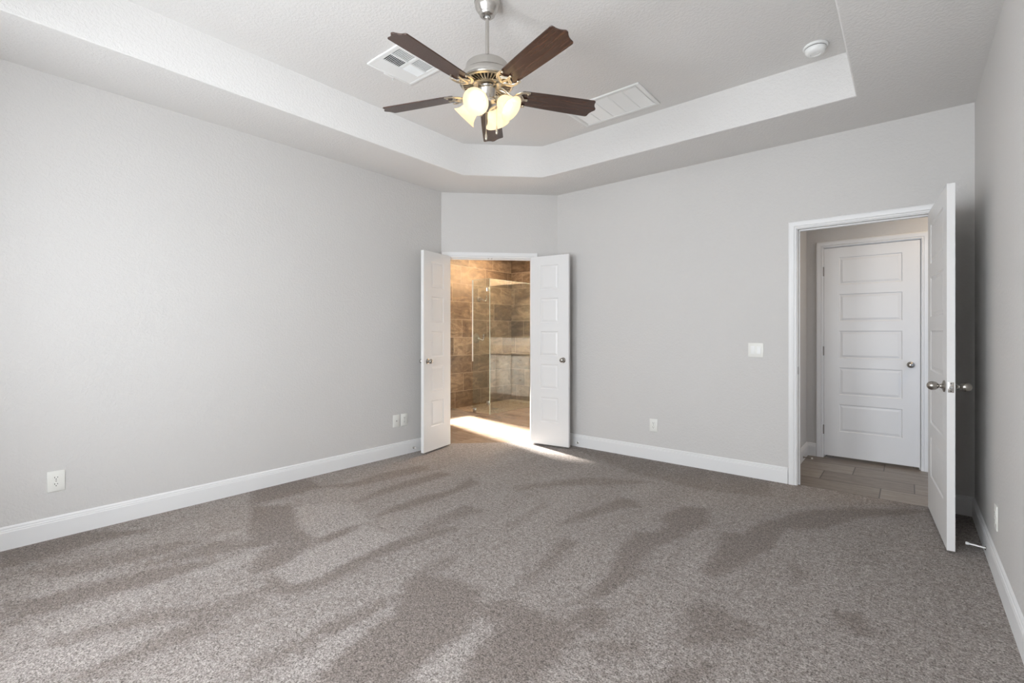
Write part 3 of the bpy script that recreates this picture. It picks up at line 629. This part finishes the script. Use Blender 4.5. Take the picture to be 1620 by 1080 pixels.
for z0, z1 in ((.12, .30), (.31, .49), (.50, .66), (.67, .83)): front('drawer', 1.19, 1.72, z0, z1, [(1.45, (z0+z1)/2)])
bm = new(); box(bm, VX0-.01, VX1+.02, VY0-.025, VY1, VH+BZ, VH+BZ+.035, .004); finish(bm, 'countertop', 'counter', None, 30, label='stone countertop on the bathroom vanity', category='countertop')
bm = new(); box(bm, VX0-.01, VX1+.02, VY1-.018, VY1, VH+BZ+.035, VH+BZ+.14, .003); finish(bm, 'backsplash', 'counter', None, 30, label='low stone backsplash above the vanity countertop', category='backsplash')
t = empty('vanity_mirror', (VX0, 7.079, 1.13), label='wide frameless mirror above the bathroom vanity', category='mirror')
bm = new(); box(bm, 0, 1.76, -.006, 0, 0, 1.03); finish(bm, 'mirror_glass', 'mirror', t)

# ------------------------------------------------------------------ ceiling fan
FX, FY = -1.778, 1.922
fan = empty('ceiling_fan', (FX, FY, ZT), label='five-blade brushed nickel ceiling fan with dark wood blades and four lit shades', category='ceiling fan')
def fz(z): return z-ZT
bm = new(); lathe(bm, [(0, 0), (.068, 0), (.071, -0.0052), (.071, -0.0172), (.067, -0.0206), (.068, -0.0344), (.064, -0.0499), (.054, -0.0654), (.046, -0.0757), (.0445, -0.0791), (.042, -0.0877), (.034, -0.0946), (.021, -0.0972), (.019, -0.0912), (.015, -0.0860), (0, -0.0860)], 40)
finish(bm, 'canopy', 'nickel', fan, 50)
bm = new(); lathe(bm, [(0, -.080), (.012, -.083), (.0165, -.091), (.0165, -.098), (.0125, -.105), (0, -.105)], 24); finish(bm, 'hanger_ball', 'chrome', fan, 50)
bm = new(); lathe(bm, [(0, -.09), (.0105, -.09), (.0105, fz(2.675)), (0, fz(2.675))], 20); finish(bm, 'downrod', 'nickel', fan, 50)
bm = new(); lathe(bm, [(0, fz(2.700)), (0.0160, fz(2.700)), (0.0200, fz(2.690)), (0.0952, fz(2.690)), (0.1086, fz(2.687)), (0.1154, fz(2.680)), (0.1187, fz(2.665)), (0.1254, fz(2.640)), (0.1266, fz(2.636)), (0.1232, fz(2.633)), (0.1366, fz(2.628)), (0.1456, fz(2.618)), (0.1512, fz(2.605)), (0.1529, fz(2.590)), (0.1501, fz(2.582)), (0.1411, fz(2.580)), (0.1288, fz(2.586)), (0, fz(2.586))], 56)
finish(bm, 'motor_housing', 'nickel', fan, 50)
bm = new(); lathe(bm, [(.060, fz(2.5845)), (0.1366, fz(2.5845)), (0.1366, fz(2.5835)), (.060, fz(2.5835))], 48, cap=False); finish(bm, 'vent_recess', 'slot', fan, label='dark recess behind the vent ribs')
bm = new()
lathe(bm, [(0.1322, fz(2.584)), (0.1434, fz(2.582)), (0.1456, fz(2.576)), (0.1389, fz(2.572)), (0.1322, fz(2.574)), (0.1322, fz(2.584))], 48, cap=False)
lathe(bm, [(.052, fz(2.584)), (.075, fz(2.584)), (.078, fz(2.574)), (.070, fz(2.569)), (.052, fz(2.570)), (.052, fz(2.584))], 48, cap=False)
for k in range(40):
    a = 2*PI*k/40; box(bm, .070, .136, -.0034, .0034, fz(2.583), fz(2.574), mtx=Matrix.Rotation(a, 4, 'Z'))
finish(bm, 'vent_ring', 'iron', fan, 40, label='ribbed cooling vent ring')
bm = new(); lathe(bm, [(0, fz(2.586)), (.034, fz(2.586)), (.036, fz(2.572)), (.030, fz(2.566)), (.030, fz(2.560)), (.048, fz(2.556)), (.052, fz(2.550)), (.050, fz(2.543)), (.0475, fz(2.540)), (.0475, fz(2.498)), (.045, fz(2.490)), (.056, fz(2.486)), (.058, fz(2.478)), (.050, fz(2.466)), (.030, fz(2.452)), (.014, fz(2.444)), (.008, fz(2.432)), (0, fz(2.428))], 44)
finish(bm, 'switch_housing', 'nickel', fan, 50)

ZBL = 2.535
def blade_mesh():
    top = []
    for r_, h_ in ((.190, .050), (.20, .0545), (.24, .057), (.34, .0615), (.45, .065), (.57, .0675), (.614, .068)): top.append((r_, h_))
    tip = [(0.6210, .0675), (0.6260, .0655), (0.6295, .061), (0.6305, .056), (0.6315, .046), (0.6350, .034), (0.6420, .022), (0.6510, .012), (0.6545, .008), (0.6560, .003)]
    half = top+tip
    bm = new(); prism(bm, [(x, y) for x, y in half]+[(x, -y) for x, y in reversed(half)], -.003, .003)
    return bm
def iron_mesh():
    bm = new()
    z0 = .048
    for s in (-1, 1):     # two S-arms joining into a scrolled fork
        tube(bm, smooth_path([(.060, s*.012, z0-.004), (.085, s*.011, z0-.012), (.110, s*.006, .022), (.132, s*.003, .006), (.150, s*.004, -.002)]), [.0075]*25, 8, .7)
        tube(bm, smooth_path([(.146, s*.004, -.004), (.156, s*.016, -.006), (.164, s*.034, -.006), (.184, s*.052, -.006), (.212, s*.058, -.005), (.232, s*.056, -.004)]), [.0075+.004*math.sin(min(1, k/20)*PI) for k in range(31)], 8, .55)
        tube(bm, smooth_path([(.150, s*.002, -.005), (.160, s*.020, -.006), (.178, s*.024, -.006), (.190, s*.012, -.006), (.200, 0, -.006)]), .0042, 8, .6)
        tube(bm, smooth_path([(.176, s*.037, -.006), (.190, s*.030, -.006), (.200, s*.016, -.006), (.212, 0, -.006)]), .004, 8, .6)
    tube(bm, smooth_path([(.150, 0, -.005), (.175, 0, -.007), (.200, 0, -.007), (.232, 0, -.005)]), [.004+.004*k/18 for k in range(19)], 8, .55)
    for x, y in ((.222, .050), (.222, -.050), (.226, 0)): lathe(bm, [(0, -.012), (.005, -.010), (.0065, -.006), (0, -.004)], 12, Matrix.Translation((x, y, 0)))
    return bm
b0 = finish(blade_mesh(), 'blade', 'blade', fan, 30); i0 = finish(iron_mesh(), 'blade_iron', 'iron', fan, 50, label='cast scrolled blade bracket')
bv = b0.modifiers.new('bevel', 'BEVEL'); bv.width = .0015; bv.segments = 2; bv.limit_method = 'ANGLE'
A0 = 56.9; PITCH = math.radians(-12.5)
for k in range(5):
    b, i_ = (b0, i0) if k == 0 else (b0.copy(), i0.copy())
    if k: C.objects.link(b); C.objects.link(i_)
    a = math.radians(A0+72*k)
    b.rotation_euler = (PITCH, 0, a); b.location = (0, 0, fz(ZBL))
    i_.rotation_euler = (PITCH*.85, 0, a); i_.location = (0, 0, fz(ZBL)-.004)

def rot_to(az, tilt): return Matrix.Rotation(az, 4, 'Z') @ Matrix.Rotation(PI/2+tilt, 4, 'Y')
TILT = math.radians(43)
for k in range(4):
    az = math.radians(-72.2+90*k); c, s = math.cos(az), math.sin(az)
    bm = new(); P = lambda r_, z_: (r_*c, r_*s, fz(z_))
    tube(bm, smooth_path([P(.035, 2.490), P(.045, 2.502), P(.058, 2.504), P(.068, 2.490)]), .0065, 10)
    ax = rot_to(az, TILT); base = Matrix.Translation(P(.060, 2.500)) @ ax
    lathe(bm, [(0, 0), (.014, 0), (.021, .008), (.0235, .020), (.0235, .034), (0, .034)], 24, base)
    finish(bm, 'light_arm', 'iron', fan, 50)
    bm = new()
    o_ = [(.0225, .026), (.029, .030), (.037, .040), (.043, .054), (.0465, .068), (.050, .082), (.056, .096), (.065, .108), (.071, .113)]
    i__ = [(.0700, .1155), (.063, .1105), (.0535, .098), (.0475, .083), (.044, .068), (.0405, .055), (.0345, .042), (.027, .033), (.021, .029)]
    lathe(bm, o_+i__+[o_[0]], 40, base, cap=False)
    sh = finish(bm, 'lamp_shade', 'shade', fan, 60, label='lit frosted bell shade')
    bm = new(); lathe(bm, [(0, .034), (.011, .034), (.013, .045), (.022, .062), (.0265, .076), (.024, .090), (.014, .100), (0, .103)], 24, base)
    finish(bm, 'bulb', 'bulb', sh, 60, label='glowing light bulb')
Rr = Vector((.7684, .64)); 
for dx, dy, z1 in ((-.003, -.052, 2.268), (.053, -.020, 2.312)):
    p = Vector((.768*dx-.64*dy, .64*dx+.768*dy))
    bm = new(); tube(bm, [(p.x*.9, p.y*.9, fz(2.50)), (p.x, p.y, fz(2.47)), (p.x, p.y, fz(z1+.03))], .0013, 6)
    q = finish(bm, 'pull_chain', 'iron', fan, 60)
    bm = new(); lathe(bm, [(0, .034), (.0025, .032), (.003, .024), (.0065, .010), (.0065, -.004), (.004, -.012), (0, -.014)], 14, Matrix.Translation((p.x, p.y, fz(z1))))
    finish(bm, 'pendant', 'iron', q, 60)

# ------------------------------------------------------------------ ceiling fittings
t = empty('ceiling_vent', (-2.648, 2.032, ZT), label='square white supply vent with four louvre fields beside the ceiling fan', category='vent')
bm = new(); hx, hy = .175, .182
def ringf(bm, x0, x1, y0, y1, z0, z1, o_):
    box(bm, x0, x0+o_, y0, y1, z0, z1, .0015); box(bm, x1-o_, x1, y0, y1, z0, z1, .0015)
    box(bm, x0+o_, x1-o_, y0, y0+o_, z0, z1, .0015); box(bm, x0+o_, x1-o_, y1-o_, y1, z0, z1, .0015)
Q = [(.058, .142, -.152, -.014, 'y'), (.058, .142, .006, .140, 'y'), (-.040, .044, -.152, -.014, 'x'), (-.040, .044, .006, .140, 'x')]
ringf(bm, -hx, hx, -hy, hy, -.010, 0, .020)
box(bm, -hx+.02, -.040, -hy+.02, hy-.02, -.008, -.001)
box(bm, .044, .058, -hy+.02, hy-.02, -.009, -.001); box(bm, .142, hx-.02, -hy+.02, hy-.02, -.009, -.001)
for a, b in ((-hy+.02, -.152), (-.014, .006), (.140, hy-.02)): box(bm, -.040, .044, a, b, -.009, -.001); box(bm, .058, .142, a, b, -.009, -.001)
finish(bm, 'face_plate', 'white', t, 30)
bm = new(); box(bm, -.14, .15, -.155, .145, -.001, -.0002); finish(bm, 'duct_opening', 'grey_slot', t)
for x0, x1, y0, y1, ax in Q:
    bm = new(); sl = -1 if (y0 < 0) else 1
    n = 11
    for k in range(n):
        yy = y0+(y1-y0)*(k+.5)/n
        if ax == 'x': box(bm, x0, x1, -.0008, .0008, -.005, .005, mtx=Matrix.Translation((0, yy, -.0045)) @ Matrix.Rotation(math.radians(42*sl), 4, 'X'))
        else: box(bm, x0, x1, -.0005, .0005, -.0016, .0016, mtx=Matrix.Translation((0, yy, -.0045)) @ Matrix.Rotation(math.radians(8), 4, 'X'))
    if ax == 'y':
        for k in range(10):
            xx = x0+(x1-x0)*(k+.5)/10; box(bm, -.0005, .0005, y0, y1, -.0012, .0012, mtx=Matrix.Translation((xx, 0, -.0045)) @ Matrix.Rotation(math.radians(10), 4, 'Y'))
    finish(bm, 'louvre_field', 'white', t)
bm = new(); box(bm, -hx-.004, -hx+.012, -.045, .038, -.015, -.009, .002); box(bm, -hx-.008, -hx-.002, .028, .040, -.028, -.008, .002); finish(bm, 'damper_lever', 'white', t, 40)

t = empty('return_air_grille', (-1.847, 3.457, ZT), label='long white return air grille with five louvred bays near the tray corner', category='grille')
gx, gy = .335, .200
bm = new(); ringf(bm, -gx, gx, -gy, gy, -.012, 0, .028); ringf(bm, -gx+.026, gx-.026, -gy+.026, gy-.026, -.008, -.001, .008)
for k in range(1, 5):
    x = -gx+.034+(2*gx-.068)*k/5; box(bm, x-.005, x+.005, -gy+.034, gy-.034, -.010, -.002, .001)
finish(bm, 'frame', 'white', t, 30)
bm = new(); box(bm, -gx+.02, gx-.02, -gy+.02, gy-.02, -.0012, -.0002); finish(bm, 'backing', 'white', t)
for b_ in range(5):
    bm = new(); x0 = -gx+.034+(2*gx-.068)*b_/5+.005; x1 = -gx+.034+(2*gx-.068)*(b_+1)/5-.005
    for k in range(24):
        y = -gy+.036+(2*gy-.072)*(k+.5)/24; box(bm, x0, x1, -.0007, .0007, -.0075, .0075, mtx=Matrix.Translation((0, y, -.006)) @ Matrix.Rotation(math.radians(62), 4, 'X'))
    finish(bm, 'louvre_bay', 'white', t)

t = empty('smoke_detector', (-.454, 3.575, ZT), label='round white smoke detector in the right corner of the tray ceiling', category='smoke detector')
bm = new(); lathe(bm, [(0, 0), (.068, 0), (.0705, -.003), (.0705, -.009), (.068, -.013), (.062, -.015), (0, -.015)], 44); finish(bm, 'base_ring', 'white', t, 40)
bm = new(); lathe(bm, [(0, -.014), (.0585, -.014), (.0585, -.020), (0, -.02)], 44); finish(bm, 'vent_gap', 'grey_slot', t, label='dark gap between base and cover')
bm = new(); lathe(bm, [(0, -.019), (.060, -.019), (.0605, -.024), (.058, -.036), (.051, -.046), (.040, -.051), (.028, -.052), (.026, -.0495), (0, -.049)], 44); finish(bm, 'cover', 'white', t, 40)
bm = new(); lathe(bm, [(0, 0), (.008, 0), (.008, -.003), (0, -.0035)], 16, Matrix.Translation((.014, 0, -.049))); finish(bm, 'test_button', 'white', t, 40)

# ------------------------------------------------------------------ wall plates. Local frame: X along the wall, -Y into the room
def plate(bm, w_, h_): box(bm, -w_/2, w_/2, -.006, 0, -h_/2, h_/2, .002)
def duplex(parent, mat_='plastic'):
    for s in (-1, 1):
        bm = new(); o_ = []
        for k in range(32):
            a = 2*PI*k/32; o_.append((.0172*math.cos(a), max(-.0125, min(.0125, .0172*math.sin(a)))))
        prism(bm, o_, 0, .0025, Matrix.Translation((0, -.0055, s*.0195)) @ Matrix.Rotation(PI/2, 4, 'X'))
        q = finish(bm, 'socket', mat_, parent, 30)
        bm = new()
        for x, hh in ((-.0062, .0042), (.0062, .0034)): box(bm, x-.0013, x+.0013, -.0083, -.0078, s*.0195+.0035-hh, s*.0195+.0035+hh)
        lathe(bm, [(0, 0), (.0027, 0), (.0027, .0004), (0, .0004)], 12, Matrix.Translation((0, -.0079, s*.0195-.0072)) @ Matrix.Rotation(PI/2, 4, 'X'))
        finish(bm, 'slots', 'slot', q, label='dark prong slots')
    bm = new(); lathe(bm, [(0, 0), (.003, 0), (.0025, .0012), (0, .0014)], 12, Matrix.Translation((0, -.0058, 0)) @ Matrix.Rotation(PI/2, 4, 'X')); finish(bm, 'screw', 'nickel', parent)
def outlet(loc, rz, label):
    t = empty('wall_outlet', loc, (0, 0, rz), label=label, category='outlet')
    bm = new(); plate(bm, .078, .121); finish(bm, 'cover_plate', 'plastic', t, 30); duplex(t); return t
outlet((XL, .437, .337), PI/2, 'white duplex outlet low on the left wall near the left edge of the view')
outlet((-1.876, YB, .332), 0, 'white duplex outlet low on the wall between the bathroom and hall doorways')
outlet((XR, 3.36, .300), -PI/2, 'white duplex outlet low on the right wall beside the open hall door')
t = empty('cable_plate', (XL, 2.881, .347), (0, 0, PI/2), label='cream wall plate with one small round cable jack, left of the pair by the bathroom', category='wall plate')
bm = new(); plate(bm, .078, .121); finish(bm, 'cover_plate', 'plastic', t, 30)
bm = new(); lathe(bm, [(0, 0), (.0048, 0), (.0048, .006), (.003, .008), (0, .008)], 14, Matrix.Translation((0, -.0055, 0)) @ Matrix.Rotation(PI/2, 4, 'X')); finish(bm, 'jack', 'hinge', t, 40, label='dark round jack')
t = outlet((XL, 2.977, .347), PI/2, 'cream duplex outlet, right of the pair of plates by the bathroom door')
t = empty('light_switch', (-.981, YB, 1.073), label='two-gang white rocker light switch on the wall beside the hall doorway', category='light switch')
bm = new(); plate(bm, .117, .119); finish(bm, 'cover_plate', 'plastic', t, 30)
for x, tl in ((-.023, 5), (.023, -5)):
    bm = new(); box(bm, x-.0175, x+.0175, -.0068, -.0055, -.0345, .0345); q = finish(bm, 'rocker_frame', 'plastic', t)
    bm = new(); box(bm, -.0155, .0155, -.003, .001, -.0325, .0325, .001, Matrix.Translation((x, -.0068, 0)) @ Matrix.Rotation(math.radians(tl), 4, 'X')); finish(bm, 'rocker', 'white', q, 30)

# door stops: spring rods on the baseboards
def door_stop(loc, rz, L, label, metal='white', rr=.004, pitch=0):
    t = empty('door_stop', loc, (pitch, 0, rz), label=label, category='door stop')
    R = Matrix.Rotation(PI/2, 4, 'X')
    bm = new(); lathe(bm, [(0, 0), (.011, 0), (.011, .003), (.006, .006), (0, .006)], 16, R); finish(bm, 'base', 'nickel', t, 40)
    bm = new(); lathe(bm, [(0, .004)]+[(rr+(.0008 if k % 2 else 0), .006+(L-.018)*k/30) for k in range(31)]+[(0, L-.012)], 10, R); finish(bm, 'rod', metal, t, 60)
    bm = new(); lathe(bm, [(0, L-.014), (.007, L-.014), (.008, L-.010), (.008, L-.002), (.006, L), (0, L)], 14, R); finish(bm, 'rubber_tip', 'white', t, 40)
door_stop((XR-.014, 3.630, .048), -PI/2-.25, .082, 'white spring door stop on the right baseboard behind the open hall door')
door_stop((XL+.014, 3.085, .048), PI/2, .040, 'short door stop with white tip low on the left wall beside the bathroom door', 'nickel')
door_stop((-2.715, YB-.014, .045), 0, .045, 'short dark door stop low behind the right bathroom door leaf', 'nickel')
door_stop((HX0+.014, 5.265, .032), PI/2, .080, 'small white-tipped door stop on the hall baseboard left of the closed door', 'hinge')
